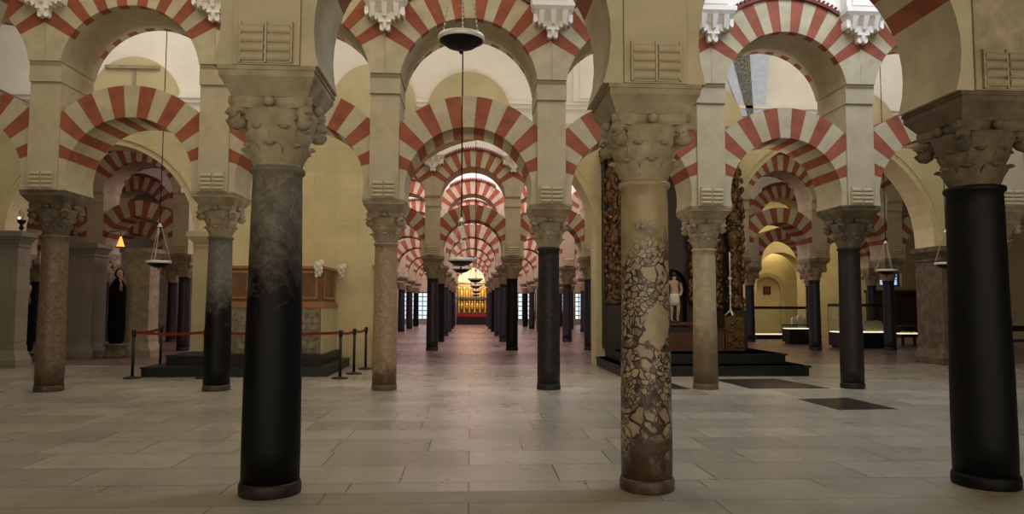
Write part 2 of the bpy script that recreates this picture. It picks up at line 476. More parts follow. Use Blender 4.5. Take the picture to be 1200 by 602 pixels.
SHAFTS = {}
def column(x, y, ztop, rb, rt, mat, label, cat='column', group=None, capmat=None, base=True, detail=True, basemat=None, scap=1.12, imp=.47, ring=.0):
    """ztop = underside of the pier; impost block .2, capital .46*scap below it"""
    t = thing('column', label, cat, (x, y, 0), 0, group)
    zi = ztop-.21; zc = zi-.46*scap
    key = (round(zc, 3), rb, rt, base, ring)
    if key not in SHAFTS:
        b = MB()
        z0 = .1 if base else 0.
        b.lathe([(rb*.99, z0), (rb, z0+.25), (rb*.985, zc*.35), (rb*.93, zc*.62), (rt+.004, zc*.93), (rt, zc-.06), (rt+.02, zc-.045), (rt+.025, zc-.025), (rt+.02, zc-.005), (rt, zc)], 32)
        SHAFTS[key] = b.mesh('shaft', mat)
        r = MB()
        r.lathe([(rb+.006+ring, 0), (rb+.008+ring*1.3, .012), (rb+.008+ring*1.3, .07), (rb+.004+ring*.8, .09), (rb+.001, .1)], 32)
        SHAFTS[key+('b',)] = r.mesh('base_ring', mat)
    me = SHAFTS[key]
    if me.materials[0] is not mat:
        me = me.copy(); me.materials[0] = mat
    obj('shaft', me, t)
    if base:
        mb = SHAFTS[key+('b',)].copy(); mb.materials[0] = basemat or mat
        obj('base_ring', mb, t)
    bell, vol, ab = capital_meshes(True)
    cm = capmat or M['stone_dirty']
    def put(name, me, par):
        o = obj(name, me, par)
        if me.materials[0] is not cm:
            o.data = me.copy(); o.data.materials[0] = cm
        return o
    c = put('capital', bell, t); c.location = (0, 0, zc); c.scale = (1, 1, scap)
    if detail:
        for v in vol: put('volute', v, c)
        put('abacus', ab, c)
    ib = MB()
    ib.taper((-.29, .29, -.29, .29, zi), (-.36, .36, -imp, imp, zi+.13))
    ib.box(-.36, .36, -imp, imp, zi+.13, ztop-.035)
    ib.box(-.37, .37, -imp-.01, imp+.01, ztop-.035, ztop-.002)
    ib.weld().build('impost_block', cm, t)
    return t

def pier(x, y, z0, z1, label, group=None, mat=None, rolls=True, depth=1.0):
    mat = mat or M['stone']
    t = thing('pier', label, 'pier', (x, y, 0), 0, group)
    b = MB(); b.box(-PW, PW, -depth/2, depth/2, z0, z1-.34); b.build('pier_body', mat, t)
    m = MB(); e = .03
    m.box(-PW-.012, PW+.012, -depth/2-e, depth/2+e, z1-.34, z1-.07)
    m.taper((-PW-.012, PW+.012, -depth/2-e, depth/2+e, z1-.07), (-PW-.0, PW+.0, -depth/2-e-.025, depth/2+e+.025, z1-.03))
    m.box(-PW, PW, -depth/2-e-.025, depth/2+e+.025, z1-.03, z1)
    m.build('impost_moulding', mat, t)
    if rolls:
        r = MB(); f = -depth/2
        r.box(-.2, .2, f-.012, f, z0+.01, z0+.33)
        for c in (-.1, .1):
            for k in range(4):
                zc = z0+.055+k*.072
                n = 8; vs = []
                for xx in (c-.085, c+.085):
                    for i in range(n+1):
                        a = PI*i/n; vs.append((xx, f-.012-.03*math.sin(a), zc+.033*math.cos(a)))
                fs = [(i, i+1, n+2+i, n+1+i) for i in range(n)]+[tuple(range(n, -1, -1)), tuple(n+1+i for i in range(n+1))]
                r.add(vs, fs, 0, False)
        for xx in (-.2, -.008, .184): r.box(xx, xx+.016, f-.03, f-.01, z0+.01, z0+.33)
        r.build('roll_corbel_panel', mat, t)
    return t

MESHES = {}
def arches(x0, x1, y, zl0, zr0, zl1, zr1, S, names, group=None, sc=1., th=.94, low=True, up=True, redm=None, stm=None, ztop=7.4):
    """x0,x1 pier axes; S(ection) gives centre heights"""
    redm = redm or M['red']; stm = stm or M['stone_light']
    P = x1-x0; hw = P/2-PW; xm = (x0+x1)/2
    dz = ((zl0+zr0)/2-S['z0'])
    if low:
        zc = S['zlow']+dz
        k = ('l', S['zlow'], round(P, 3), round(zl0, 3), round(zr0, 3), redm.name)
        if k not in MESHES:
            ring, sprs = lower_arch_mesh(hw, zc, hw-.1, (hw-.1)+.55*sc, zl0+.002, zr0+.002, th, a0=R_(S.get('a0', 16.5)))
            MESHES[k] = (ring.mesh('voussoir_ring', [redm, stm]), [q.mesh('springer', stm) for q in sprs])
        t = thing('striped_arch', names[0], 'arch', (xm, y, 0), 0, group and group+' lower tier')
        obj('voussoir_ring', MESHES[k][0], t)
        for q in MESHES[k][1]: obj('springer', q, t)
    if up:
        dz1 = ((zl1+zr1)/2-S['z1'])
        zc = S['zup']+dz1
        k = ('u', round(P, 3), round(zl1, 3), round(zr1, 3), redm.name)
        if k not in MESHES:
            a, b, c, d = upper_arch_mesh(P/2-.002, zc, hw, hw+.6*sc, zl1+.002, zr1+.002, 1.16, ztop-.002)
            MESHES[k] = (a.mesh('voussoir_ring', [redm, stm]), [q.mesh('springer', stm) for q in b], c.mesh('spandrel', M['white']), d.mesh('hood_moulding', M['hood']))
        t = thing('striped_arch', names[1], 'arch', (xm, y, 0), 0, group and group+' upper tier')
        obj('voussoir_ring', MESHES[k][0], t)
        for q in MESHES[k][1]: obj('springer', q, t)
        obj('spandrel', MESHES[k][2], t); obj('hood_moulding', MESHES[k][3], t)

# near rows
S1 = dict(z0=3.32, zlow=3.53, z1=5.50, zup=5.34)
SN = dict(S1, zlow=3.66, a0=22.)
# ---- first (nearest) row
Y1 = 5.93
C1 = [-4.42, -1.565, 1.445, 4.31, 7.15]
dz1 = [-.02, -.02, -.1, -.1, -.1]
low1 = [3.32+d for d in dz1]; top1 = [5.5+d for d in dz1]
cols1 = {
 1: (.226, .192, 'col_black_grey', 'near column of grey marble turning black below, in the row nearest the camera', None),
 2: (.208, .188, 'col_breccia', 'near column of cream and brown breccia marble with a large pale patch', None),
 3: (.242, .212, 'col_black', 'thick near column of solid black marble with sooty carved capital', 'stone_dark'),
}
for i in (1, 2, 3):
    rb, rt, m, lab, cm = cols1[i]
    column(C1[i], Y1, low1[i], rb, rt, M[m], lab, capmat=M[cm] if cm else None, basemat=M['col_darkgrey'] if i == 1 else None, imp=.4, ring=.004)
near = ['grey and black', 'breccia', 'thick black']
for i in (1, 2, 3):
    pier(C1[i], Y1, low1[i], top1[i], 'stone pier with rolled corbels above the %s near column' % near[i-1], mat=M['stone_dirty'] if i == 3 else None, depth=.84)
pier(C1[0], Y1, low1[0], top1[0], 'stone pier beyond the frame holding the near row, far side of black grey column', depth=.84)
pier(C1[4], Y1, low1[4], top1[4], 'stone pier beyond the frame holding the near row, past thick black column', depth=.84)
column(C1[0], Y1, low1[0], .21, .19, M['col_darkgrey'], 'near row column standing outside the frame, beside black grey column')
column(C1[4], Y1, low1[4], .21, .19, M['col_darkgrey'], 'near row column standing outside the frame, beside thick black column')
bn = ['springing outward from the grey and black near column', 'spanning from black grey column to breccia column, nearest row', 'spanning from breccia column to thick black column, nearest row', 'springing outward past the thick black near column']
for i in range(4):
    arches(C1[i], C1[i+1], Y1, low1[i], low1[i+1], top1[i], top1[i+1], SN, ('lower striped arch '+bn[i], 'upper striped arch '+bn[i]), th=.8)

# ---- second row
Y2 = 13.0
C2 = [-10.1, -7.2, -4.39, -1.5, 1.41, 4.26, 6.99, 9.8]
d2 = [.08, .08, .08, -.01, -.07, -.07, -.03, -.03]
low2 = [3.32+d for d in d2]; top2 = [5.5+d for d in d2]
cols2 = {
 1: (.225, .2, 'col_brown', 'mottled brown column, leftmost in the second row', 'stone_dark'),
 2: (.225, .195, 'col_greengrey', 'grey green column with black lower half behind the barrier', None),
 3: (.215, .195, 'col_pink', 'speckled pinkish granite column beside the rope barrier posts', None),
 4: (.205, .185, 'col_dark', 'slim dark grey column just beyond the central aisle, second row', None),
 5: (.22, .2, 'col_cream', 'stained cream column in front of the chapel with black steps', None),
 6: (.205, .185, 'col_darkgrey', 'smoky grey column beside the dark floor slabs', 'stone_dark'),
}
for i, (rb, rt, m, lab, cm) in cols2.items():
    column(C2[i], Y2, low2[i], rb, rt, M[m], lab, capmat=M[cm] if cm else None, basemat=M['col_brown'] if i == 2 else None)
column(C2[0], Y2, low2[0], .21, .19, M['col_darkgrey'], 'second row column outside the frame beside mottled brown column')
column(C2[7], Y2, low2[7], .21, .19, M['col_darkgrey'], 'second row column standing hidden behind the thick black near column')
pl2 = ['second row column outside the frame', 'mottled brown column', 'grey green and black column', 'speckled pinkish column', 'slim dark grey column', 'stained cream column', 'smoky grey column', 'second row column behind thick black column']
for i in range(8):
    pier(C2[i], Y2, low2[i], top2[i], 'tall stone pier above the '+pl2[i])
for i in range(7):
    n = (pl2[i].replace('second row column ', 'column '), pl2[i+1].replace('second row column ', 'column '))
    arches(C2[i], C2[i+1], Y2, low2[i], low2[i+1], top2[i], top2[i+1], S1,
           ('lower striped arch from %s to %s' % n, 'upper striped arch from %s to %s' % n))

# ---- vault corbels on a row's face
def corbel_parts(parent, top=6.78):
    b = MB()
    b.box(-.37, .37, -.3, 0, 6.62, 6.7); b.taper((-.33, .33, -.26, 0, 6.56), (-.37, .37, -.3, 0, 6.62))
    b.build('ledge', M['white'], parent)
    c = MB()
    c.taper((-.27, .27, -.15, 0, 6.42), (-.33, .33, -.25, 0, 6.56))
    for sx in (-1, 1):
        for (x0, x1, zt, zb, d) in ((.27, .34, 6.5, 6.36, .2), (.18, .27, 6.46, 6.33, .17), (.1, .18, 6.44, 6.3, .15)):
            xm = (x0+x1)/2
            pl = [(x0, zt), (x0, zb+.03), (xm-.01, zb), (xm+.02, zb-.015), (x1, zb+.03), (x1, zt)]
            c.prism(ccw([(sx*x, z) for x, z in pl]), -d, 0)
    c.prism([(-.11, 6.44), (-.11, 6.25), (.11, 6.25), (.11, 6.44)], -.14, 0)
    for xx in (-.2, 0, .2): c.taper((xx-.03, xx+.03, -.19, -.1, 6.34), (xx-.05, xx+.05, -.27, -.2, 6.55))
    c.build('acanthus_body', M['white'], parent)
    d = MB()
    d.prism([(-.09, 6.26), (-.09, 6.14), (-.06, 6.115), (-.02, 6.13), (0, 6.15), (.02, 6.13), (.06, 6.115), (.09, 6.14), (.09, 6.26)], -.1, 0)
    d.taper((-.02, .02, -.12, -.1, 6.15), (-.04, .04, -.15, -.1, 6.26))
    d.build('pendant_leaf', M['white'], parent)
    e = MB(); e.box(-.33, .33, -.2, 0, 6.7, 9.9); e.box(-.24, .24, -.235, -.2, 6.76, 9.9)
    e.build('pilaster_strip', M['white'], parent)
pos = ['far from the aisle above mottled brown column', 'above grey green and black column', 'above speckled pinkish column', 'above slim dark grey column', 'above stained cream column', 'above smoky grey column']
for i in range(1, 7):
    t = thing('vault_corbel', 'white plaster vault corbel with pendant leaf, '+pos[i-1], 'corbel', (C2[i], Y2-.585, d2[i]+.1), 0, None)
    corbel_parts(t)

# ---- rows beyond the wide plain arches
S4 = dict(z0=3.12, zlow=3.34, z1=5.1, zup=5.0)
YR = [24.4, 30.2, 36.0, 42.0, 47.6, 53.2]
GRID = [-17.4, -14.72, -12.05, -9.35, -6.6, -3.92, -1.25, 1.41, 4.05, 6.6, 9.15, 11.85, 14.5, 17.2]
segs = {0: [(1, 3), (5, 9), (10, 13)], 1: [(0, 3), (5, 9), (10, 13)], 2: [(4, 9)], 3: [(4, 9)], 4: [(4, 9)], 5: [(4, 9)]}
rowname = ['third row', 'fourth row', 'fifth row', 'sixth row', 'seventh row', 'eighth row']
def aisle(k):   # where a grid line stands, in words
    return {0: 'farthest from the central aisle among shadowed pillars', 1: 'outermost among shadowed pillars', 2: 'middle of the shadowed pillars', 3: 'just behind the black platform wall', 4: 'behind the altar wall', 5: 'one bay left of the central aisle', 6: 'left side of central aisle',
            7: 'right side of central aisle', 8: 'one bay right of the central aisle', 9: 'behind the gilded chapel', 10: 'left side of display case aisle', 11: 'right side of display case aisle', 12: 'beyond the second display case', 13: 'near the bench'}[k]
cm_cycle = ['col_purple', 'col_black', 'col_blue', 'col_purple', 'col_black', 'col_purple']
for r in range(6):
    y = YR[r]
    for (a, b) in segs[r]:
        for k in range(a, b+1):
            x = GRID[k]
            mat = M['col_blue'] if k >= 10 else M[cm_cycle[(r+k) % 6]]
            column(x, y, S4['z0'], .2, .18, mat, 'dark marble column, %s, %s' % (rowname[r], aisle(k)), detail=(r < 2), base=(r < 3))
            pier(x, y, S4['z0'], S4['z1'], 'stone pier over column, %s, %s' % (rowname[r], aisle(k)), rolls=(r < 2))
        for k in range(a, b):
            arches(GRID[k], GRID[k+1], y, S4['z0'], S4['z0'], S4['z1'], S4['z1'], S4,
                   ('lower striped arch, %s, beginning %s' % (rowname[r], aisle(k)), 'upper striped arch, %s, beginning %s' % (rowname[r], aisle(k))), sc=.92, ztop=7.)
for k in (6, 7, 11):
    t = thing('vault_corbel', 'small white vault corbel in third row, '+aisle(k), 'corbel', (GRID[k], YR[0]-.585, -.22))
    corbel_parts(t)

# ------------------------------------------------------------------ shell
XL, XR, YB, YF = -24., 26., -5., 60.
ZC = 9.9
def sbox(name, x0, x1, y0, y1, z0, z1, m):
    b = MB(); b.box(x0, x1, y0, y1, z0, z1); return struct(b.build(name, m))
sbox('floor', XL, XR, 5.9, 18.4, -.2, 0, M['floor'])
sbox('floor_front', XL, XR, YB, 5.9, -.2, -.0, M['floor_front'])
sbox('floor_rear', XL, XR, 18.4, YF, -.2, 0, M['floor_rear'])
sbox('ceiling', XL, XR, YB, YF, ZC, ZC+.2, M['white'])
sbox('wall_left', XL-.2, XL, YB, YF, 0, ZC, M['grey_pier'])
sbox('wall_right', XR, XR+.2, YB, YF, 0, ZC, M['grey_pier'])
sbox('wall_back', XL, XR, YB-.2, YB, 0, ZC, M['cream_wall'])
# plain wall strips over each arcade
sbox('wall_upper_near', C1[0]-1.2, C1[4]+1.2, Y1-.55, Y1+.55, 7.4, ZC, M['white'])
sbox('wall_upper_second', C2[0]-1.2, C2[7]+1.2, Y2-.55, Y2+.55, 7.4, ZC, M['white'])

# wall with the wide plain arches
YW0, YW1 = 18.2, 19.05
ops = [(-13.5, 1.65), (-9.05, 2.25), (.5, 2.69), (9.41, 2.69)]
ZS = 3.2; ZT = 6.15
wb = MB(); wu = MB()
xs = [-18.]
edges = []
for c, r in ops: edges.append((c-r, c+r, c, r))
cur = -18.
for a, b, c, r in edges:
    wb.box(cur, a, YW0, YW1, 0, ZT)
    n = 24
    for k in range(n):
        t0, t1 = PI-PI*k/n, PI-PI*(k+1)/n
        p = [(c+r*math.cos(t0), ZS+r*math.sin(t0)), (c+r*math.cos(t1), ZS+r*math.sin(t1)), (c+r*math.cos(t1), ZT), (c+r*math.cos(t0), ZT)]
        wb.prism(p, YW0, YW1)
    cur = b
wb.box(cur, 12.75, YW0, YW1, 3.06, ZT)
struct(wb.build('wall_wide_arches', M['cream_wall']))
sbox('wall_upper_wide', -18., 12.75, YW0+.02, YW1, ZT, ZC, M['white'])
# archivolt mouldings along the wide arches
for i, (c, r) in enumerate(ops):
    b = MB(); n = 36
    for k in range(n):
        for p in wedge(c, ZS, r+.14, r+.22, PI*k/n, PI*(k+1)/n, 1, []): b.prism(ccw(p), YW0-.035, YW0+.01)
    struct(b.weld().build('trim_archivolt_%d' % (i+1), M['cream_wall']))
# cornice
b = MB(); b.box(-18, 12.75, YW0-.1, YW0+.02, 6.6, 6.68); b.box(-18, 12.75, YW0-.05, YW0+.02, 6.5, 6.6)
struct(b.build('trim_cornice', M['white']))
# cream lunettes
for i, (x, z, r) in enumerate([(-8.3, 6.55, 1.05), (-2.45, 6.5, 1.05), (-.07, 6.35, 1.05), (5.9, 6.2, 1.1), (10.0, 6.05, 1.1)]):
    b = MB(); n = 24
    for k in range(n):
        for p in wedge(x, z, .0, r, PI*k/n, PI*(k+1)/n, 1, []): b.prism(ccw(p), YW0-.13, YW0+.02)
    b.box(x-r, x+r, YW0-.13, YW0+.02, 6.1, z)
    struct(b.weld().build('trim_lunette_%d' % (i+1), M['lunette']))
b = MB(); b.box(-9., -7.7, YW0-.2, YW0-.13, 7.28, 7.36); b.box(-8.33, -8.27, YW0-.17, YW0-.13, 6.6, 7.28)
struct(b.build('trim_bracket', M['stone_dirty']))
# white pilaster and painted rib on the upper wall
b = MB(); b.box(2.6, 3.3, YW0-.16, YW0+.02, 6.68, ZC); b.box(2.75, 3.15, YW0-.2, YW0-.16, 6.75, ZC)
struct(b.build('trim_pilaster', M['white']))
b = MB(); b.prism([(7.15, 6.4), (7.3, 6.4), (7.2, 8.6), (6.6, 8.6)], YW0-.1, YW0+.02); struct(b.build('trim_painted_rib', M['ornament']))
b = MB(); b.prism([(7.3, 6.4), (7.6, 6.4), (7.8, 8.6), (7.2, 8.6)], YW0-.08, YW0+.02); b.prism([(7.0, 6.4), (7.15, 6.4), (6.6, 8.6), (6.2, 8.6)], YW0-.08, YW0+.02)
struct(b.build('trim_rib_border', M['bluewhite']))

# ------------------------------------------------------------------ left: platform, altar, pilasters, stanchions
t = thing('stepped_platform', 'low black two-step platform under the wooden altar', 'platform', (0, 0, 0))
L = lambda x0, x1, y0: [(x0, y0), (x1, y0), (x1, 18.19), (-6.0, 18.19), (-6.0, 17.5), (x0, 17.5)]
b = MB(); b.slab(L(-6.7, -2.95, 15.35), 0, .17); b.slab(L(-6.72, -2.93, 15.33), .17, .2); b.build('lower_step', M['blackstone'], t)
b = MB(); b.slab(L(-6.45, -3.2, 15.95), .2, .37); b.slab(L(-6.47, -3.18, 15.93), .37, .4); b.build('upper_step', M['blackstone'], t)
t = thing('stone_altar', 'carved grey marble altar base with plain cream side on black platform', 'altar', (0, 0, 0))
AX0, AX1, AY0, AY1 = -5.7, -3.32, 16.55, 18.18
b = MB(); b.box(AX0, AX1, AY0+.04, AY1, .4, 1.42); b.box(AX1-.02, AX1+.04, AY0, AY1, .4, 1.42); b.build('altar_body', M['lunette'], t)
b = MB(); b.box(AX0, AX1-.03, AY0-.02, AY0+.05, .42, 1.4)
for k in range(5):
    x0 = AX0+.1+k*.455; b.box(x0, x0+.37, AY0-.05, AY0-.02, .52, 1.3)
b.build('carved_front_panel', M['carved'], t)
t = thing('wooden_retable', 'warm oak panelled chest standing on the carved altar base', 'chest', (0, 0, 0))
b = MB(); b.box(AX0, AX1, AY0+.05, AY1-.05, 1.42+.14, 2.3); b.build('body', M['wood'], t)
b = MB(); b.box(AX0-.05, AX1+.06, AY0-.03, AY1, 1.42, 1.5); b.box(AX0-.02, AX1+.03, AY0, AY1, 1.5, 1.56); b.build('plinth_moulding', M['wood_light'], t)
b = MB(); b.box(AX0-.04, AX1+.04, AY0, AY1, 2.3, 2.36); b.build('top_moulding', M['wood_light'], t)
for k in range(3):
    x0 = AX0+.12+k*.76
    b = MB(); b.box(x0, x0+.05, AY0+.02, AY0+.05, 1.62, 2.25); b.box(x0+.58, x0+.63, AY0+.02, AY0+.05, 1.62, 2.25); b.box(x0+.05, x0+.58, AY0+.02, AY0+.05, 1.62, 1.67); b.box(x0+.05, x0+.58, AY0+.02, AY0+.05, 2.2, 2.25)
    b.build('panel_frame', M['wood_light'], t)
b = MB(); b.box(AX1, AX1+.03, AY0+.15, AY0+.2, 1.62, 2.25); b.box(AX1, AX1+.03, AY1-.3, AY1-.25, 1.62, 2.25); b.box(AX1, AX1+.03, AY0+.2, AY1-.3, 1.62, 1.67); b.build('side_panel_frame', M['wood_light'], t)
def cloth_bundle(x, y, lab):
    b = MB()
    for k in range(13):
        a = k*2.4; b.ball((.05*math.cos(a), .03*math.sin(a), .06-.024*k), .075-.003*k, 8, 6, (1, .7, 1))
    o = b.build('draped_cloth', M['cloth'], None, (x, y, 2.36)); tag(o, lab, 'cloth')
cloth_bundle(AX1-.06, AY0-.16, 'white crumpled cloth hanging on the front corner of oak chest')
cloth_bundle(AX1+.17, AY1-.2, 'white crumpled cloth hanging at the rear corner of oak chest')
t = thing('small_finial', 'small dark knob standing on top of the oak chest', 'finial', (AX1-.3, AY1-.5, 2.36))
MB().lathe([(.1, 0), (.1, .03), (.04, .06), (.09, .1), (.05, .15), (.01, .16)], 12).build('knob', M['wood_dark'], t)

def pilaster(x, y, w, d, h, lab, mat, base_h=.5):
    t = thing('pilaster', lab, 'pilaster', (x, y, 0))
    b = MB(); b.box(-w/2-.14, w/2+.14, -d/2-.14, d/2, 0, base_h*.35); b.taper((-w/2-.14, w/2+.14, -d/2-.14, d/2, base_h*.35), (-w/2-.02, w/2+.02, -d/2-.02, d/2, base_h*.8)); b.box(-w/2-.02, w/2+.02, -d/2-.02, d/2, base_h*.8, base_h)
    b.build('plinth', mat, t)
    b = MB(); b.box(-w/2, w/2, -d/2, d/2, base_h, h-.3); b.build('shaft', mat, t)
    b = MB(); b.box(-w/2-.03, w/2+.03, -d/2-.03, d/2, h-.36, h-.3); b.taper((-w/2, w/2, -d/2, d/2, h-.3), (-w/2-.13, w/2+.13, -d/2-.13, d/2, h-.12)); b.box(-w/2-.15, w/2+.15, -d/2-.15, d/2, h-.12, h)
    b.build('capital', mat, t)
    return t
pilaster(-6.48, 18.02, .34, .34, 3.24, 'pale classical pilaster with flared base beside the black platform', M['lunette'])
pilaster(-11.02, 17.94, .76, .48, 3.2, 'wide grey pilaster with moulded capital behind mottled brown column', M['grey_pier'])
pilaster(12.46, 18.55, .66, 1.1, 3.05, 'dark brown stone pilaster beside the thick black column', M['stone_dark'])
pilaster(-10.95, 21.4, .75, .75, 3.2, 'square grey pillar in shadow just beyond mottled brown column', M['grey_pier'])
pilaster(-9.55, 21.8, .66, .66, 3.1, 'square brownish pillar in shadow with moulded head', M['stone_dirty'])
t = thing('wooden_post', 'thin dark post at the end of the cream chapel wall', 'post', (-2.3, 18.1, 0))
b = MB(); b.box(-.04, .04, -.06, .06, 0, 2.3); b.box(-.06, .06, -.08, .08, 0, .12); b.build('post_shaft', M['wood_dark'], t)
b = MB(); b.taper((-.04, .04, -.06, .06, 2.3), (-.11, .11, -.09, .09, 2.42)); b.box(-.11, .11, -.09, .09, 2.42, 2.48); b.build('post_cap', M['stone_dirty'], t)

# dark robed statues in the left recess
def robed(x, y, s, zp, lab):
    t = thing('robed_statue', lab, 'statue', (x, y, 0))
    MB().lathe([(.3, 0), (.3, zp*.2), (.25, zp*.3), (.25, zp*.75), (.3, zp*.85), (.3, zp)], 20).build('pedestal', M['stone_dark'], t)
    Z = lambda z: zp+(z-.68)*s
    b = MB(); b.lathe([(.13*s, Z(.68)), (.18*s, Z(.74)), (.2*s, Z(1.0)), (.19*s, Z(1.5)), (.2*s, Z(1.9)), (.19*s, Z(2.1)), (.12*s, Z(2.22)), (.07*s, Z(2.3))], 20)
    b.ball((0, .05*s, Z(2.42)), .12*s, 12, 9, (.85, .9, 1.15)); b.build('robe', M['robe'], t)
    h = MB(); h.ball((.06*s, -.06*s, Z(2.42)), .09*s, 12, 9, (.8, .9, 1.2)); h.ball((.11*s, -.14*s, Z(2.41)), .02*s, 6, 5); h.build('head', M['flesh'], t)
    a = MB(); P = lambda x, y, z: (x*s, y*s, Z(z))
    a.tube([P(.13, -.13, 2.0), P(.17, -.2, 2.14), P(.15, -.2, 2.25)], [.035*s, .03*s, .03*s], 8)
    for k in range(4): a.tube([P(.135+.018*k, -.2, 2.25), P(.13+.018*k, -.195, 2.31), P(.125+.016*k, -.18, 2.35)], [.011*s, .01*s, .008*s], 6)
    a.tube([P(.12, -.19, 2.24), P(.1, -.18, 2.28)], [.012*s, .01*s], 6)
    a.build('raised_hand', M['flesh'], t)
robed(-9.88, 21.0, 1.12, .4, 'black robed statue with pale face and raised hand between shadowed pillars')
robed(-11.62, 19.8, .95, .25, 'black robed statue half hidden beside the wide grey pilaster')
# made-up fittings for bright spots in the left recess
t = thing('lit_gap_glow', 'lit wall gap made up as small amber lantern high on the shadowed square pillar', 'stand_in_lantern', (-9.95, 21.2, 3.12))  # stands in for lit wall seen through a gap, glow in the material
MB().lathe([(.12, 0), (.1, .05), (.02, .3)], 8).build('glow_cone', M['lit_gap'], t)
b = MB(); b.tube([(0, 0, .3), (0, -.0, .42), (.0, -.04, .46), (-.3, -.05, .42), (-.42, -.03, .3)], .012, 6); b.lathe([(.16, -.02), (.16, .0)], 8); b.build('added_bracket', M['iron'], t)
t = thing('recess_glint', 'glint made up as lit sconce on the edge of the recess beside mottled brown column', 'stand_in_sconce', (-10.78, 18.06, 3.5))  # fitting and glow added for bright hints of gilded things
b = MB(); b.lathe([(.02, -.25), (.06, -.2), (.03, -.12), (.09, -.05), (.1, 0)], 10, cy=-.06); b.tube([(0, -.06, -.15), (-.1, .12, -.15)], .015, 6); b.build('added_bracket', M['iron'], t)
b = MB(); b.lathe([(.02, 0), (.07, .08), (.06, .2), (.02, .3)], 10, cy=-.06); b.build('shade', M['flesh'], t)
MB().ball((0, -.16, .04), .028, 8, 6).build('glint_glow', M['glint_glow'], t)

# stanchions
def stanchion(x, y, lab):
    t = thing('barrier_post', lab, 'barrier post', (x, y, 0), 0, 'rope barrier posts round the black platform')
    MB().lathe([(.17, 0), (.175, .012), (.16, .025), (.05, .04), (.03, .05)], 20).build('foot', M['black_metal'], t)
    MB().lathe([(.03, .05), (.03, .84)], 14).build('pole', M['black_metal'], t)
    MB().lathe([(.03, .84), (.042, .85), (.042, .96), (.034, .975)], 14).build('belt_head', M['black_metal'], t)
    return t
SP = [(-7.25, 17.6), (-6.78, 15.15), (-5.35, 15.12), (-2.62, 15.0), (-2.5, 16.0), (-2.42, 17.2)]
sl = ['black barrier post farthest back beside the pale pilaster', 'black barrier post at the outer front corner of black platform', 'black barrier post beside grey green and black column', 'black barrier post at the aisle front corner of black platform', 'middle black barrier post of three by the pink column', 'black barrier post beside the end of cream chapel wall']
for (x, y), l in zip(SP, sl): stanchion(x, y, l)
bl = ['red barrier belt receding at the outer end of platform', 'red barrier belt before platform, outer front stretch', 'long red barrier belt passing before the carved altar', 'red barrier belt turning the aisle front corner', 'red barrier belt nearest the cream chapel wall']
for i in range(5):
    p, q = Vector(SP[i]+(0,)), Vector(SP[i+1]+(0,)); d = (q-p).normalized()
    p, q = p+d*.05, q-d*.05; n = Vector((-d.y, d.x, 0))*.002
    b = MB(); N = 8
    vs = []
    for k in range(N+1):
        c = p.lerp(q, k/N); sag = -.03*math.sin(PI*k/N)
        for zz in (.89, .945):
            for s in (-1, 1): vs.append(c+n*s+Vector((0, 0, zz+sag)))
    fs = []
    for k in range(N):
        o = 4*k; fs += [(o, o+4, o+6, o+2), (o+1, o+3, o+7, o+5), (o+2, o+6, o+7, o+3), (o, o+1, o+5, o+4)]
    fs += [(0, 2, 3, 1), (4*N, 4*N+1, 4*N+3, 4*N+2)]
    b.add(vs, fs); tag(b.build('barrier_belt', M['redbelt']), bl[i], 'barrier belt')

# ------------------------------------------------------------------ right chapel
t = thing('stepped_platform', 'wide black two-step platform before the gilded altarpiece', 'platform', (0, 0, 0))
b = MB(); b.box(3.18, 7.25, 15.25, 18.19, 0, .22); b.box(3.15, 7.29, 15.22, 18.19, .18, .22); b.build('lower_step', M['blackstone'], t)
b = MB(); b.box(3.4, 6.98, 15.8, 18.19, .22, .44); b.box(3.37, 7.02, 15.77, 18.19, .40, .44); b.build('upper_step', M['blackstone'], t)
t = thing('altarpiece', 'tall dark gilded altarpiece with statue niche behind black steps', 'altarpiece', (0.12, 0, 0))
b = MB()
b.box(3.2, 4.5, 17.75, 18.18, .44, 5.1); b.box(5.25, 6.56, 17.75, 18.18, .44, 5.1); b.box(4.5, 5.25, 17.75, 18.18, .44, 1.07)
n = 14
for k in range(n):
    t0, t1 = PI-PI*k/n, PI-PI*(k+1)/n
    b.prism([(4.875+.375*math.cos(t0), 2.02+.375*math.sin(t0)), (4.875+.375*math.cos(t1), 2.02+.375*math.sin(t1)), (4.875+.375*math.cos(t1), 5.1), (4.875+.375*math.cos(t0), 5.1)], 17.75, 18.18)
b.box(4.5, 5.25, 18.1, 18.18, 1.07, 2.42)
b.build('backboard', M['wood_dark'], t)
def gilt_column(x, y, z0, z1, r):
    b = MB(); q = random.Random(int(x*100))
    prof = []; N = 40
    for i in range(N+1):
        z = z0+(z1-z0)*i/N; prof.append((r*(.72+.18*math.sin(i*1.1)+.08*math.sin(i*2.3)), z))
    b.lathe(prof, 14, x, y)
    for i in range(150):
        z = q.uniform(z0+.05, z1-.05); a = q.uniform(PI, 2*PI); rr = r*q.uniform(.75, 1.0)
        b.ball((x+rr*math.cos(a), y+rr*math.sin(a), z), q.uniform(.03, .075), 6, 5, (1, 1, q.uniform(.8, 1.8)))
    return b
for (x, y, z0, z1, r) in ((3.38, 17.58, 1.5, 5.1, .21), (4.32, 17.62, 1.5, 4.9, .16), (5.42, 17.62, 1.5, 4.9, .15), (6.4, 17.55, 1.4, 5.2, .22), (5.95, 17.62, 1.4, 4.6, .14)):
    gilt_column(x, y, z0, z1, r).build('gilt_column', M['gold'], t)
b = MB(); b.box(3.2, 3.6, 17.35, 17.8, .44, 1.5); b.build('column_pedestal', M['wood_dark'], t)
b = MB(); b.box(6.2, 6.6, 17.3, 17.78, .44, 1.4); b.build('column_pedestal', M['wood_dark'], t)
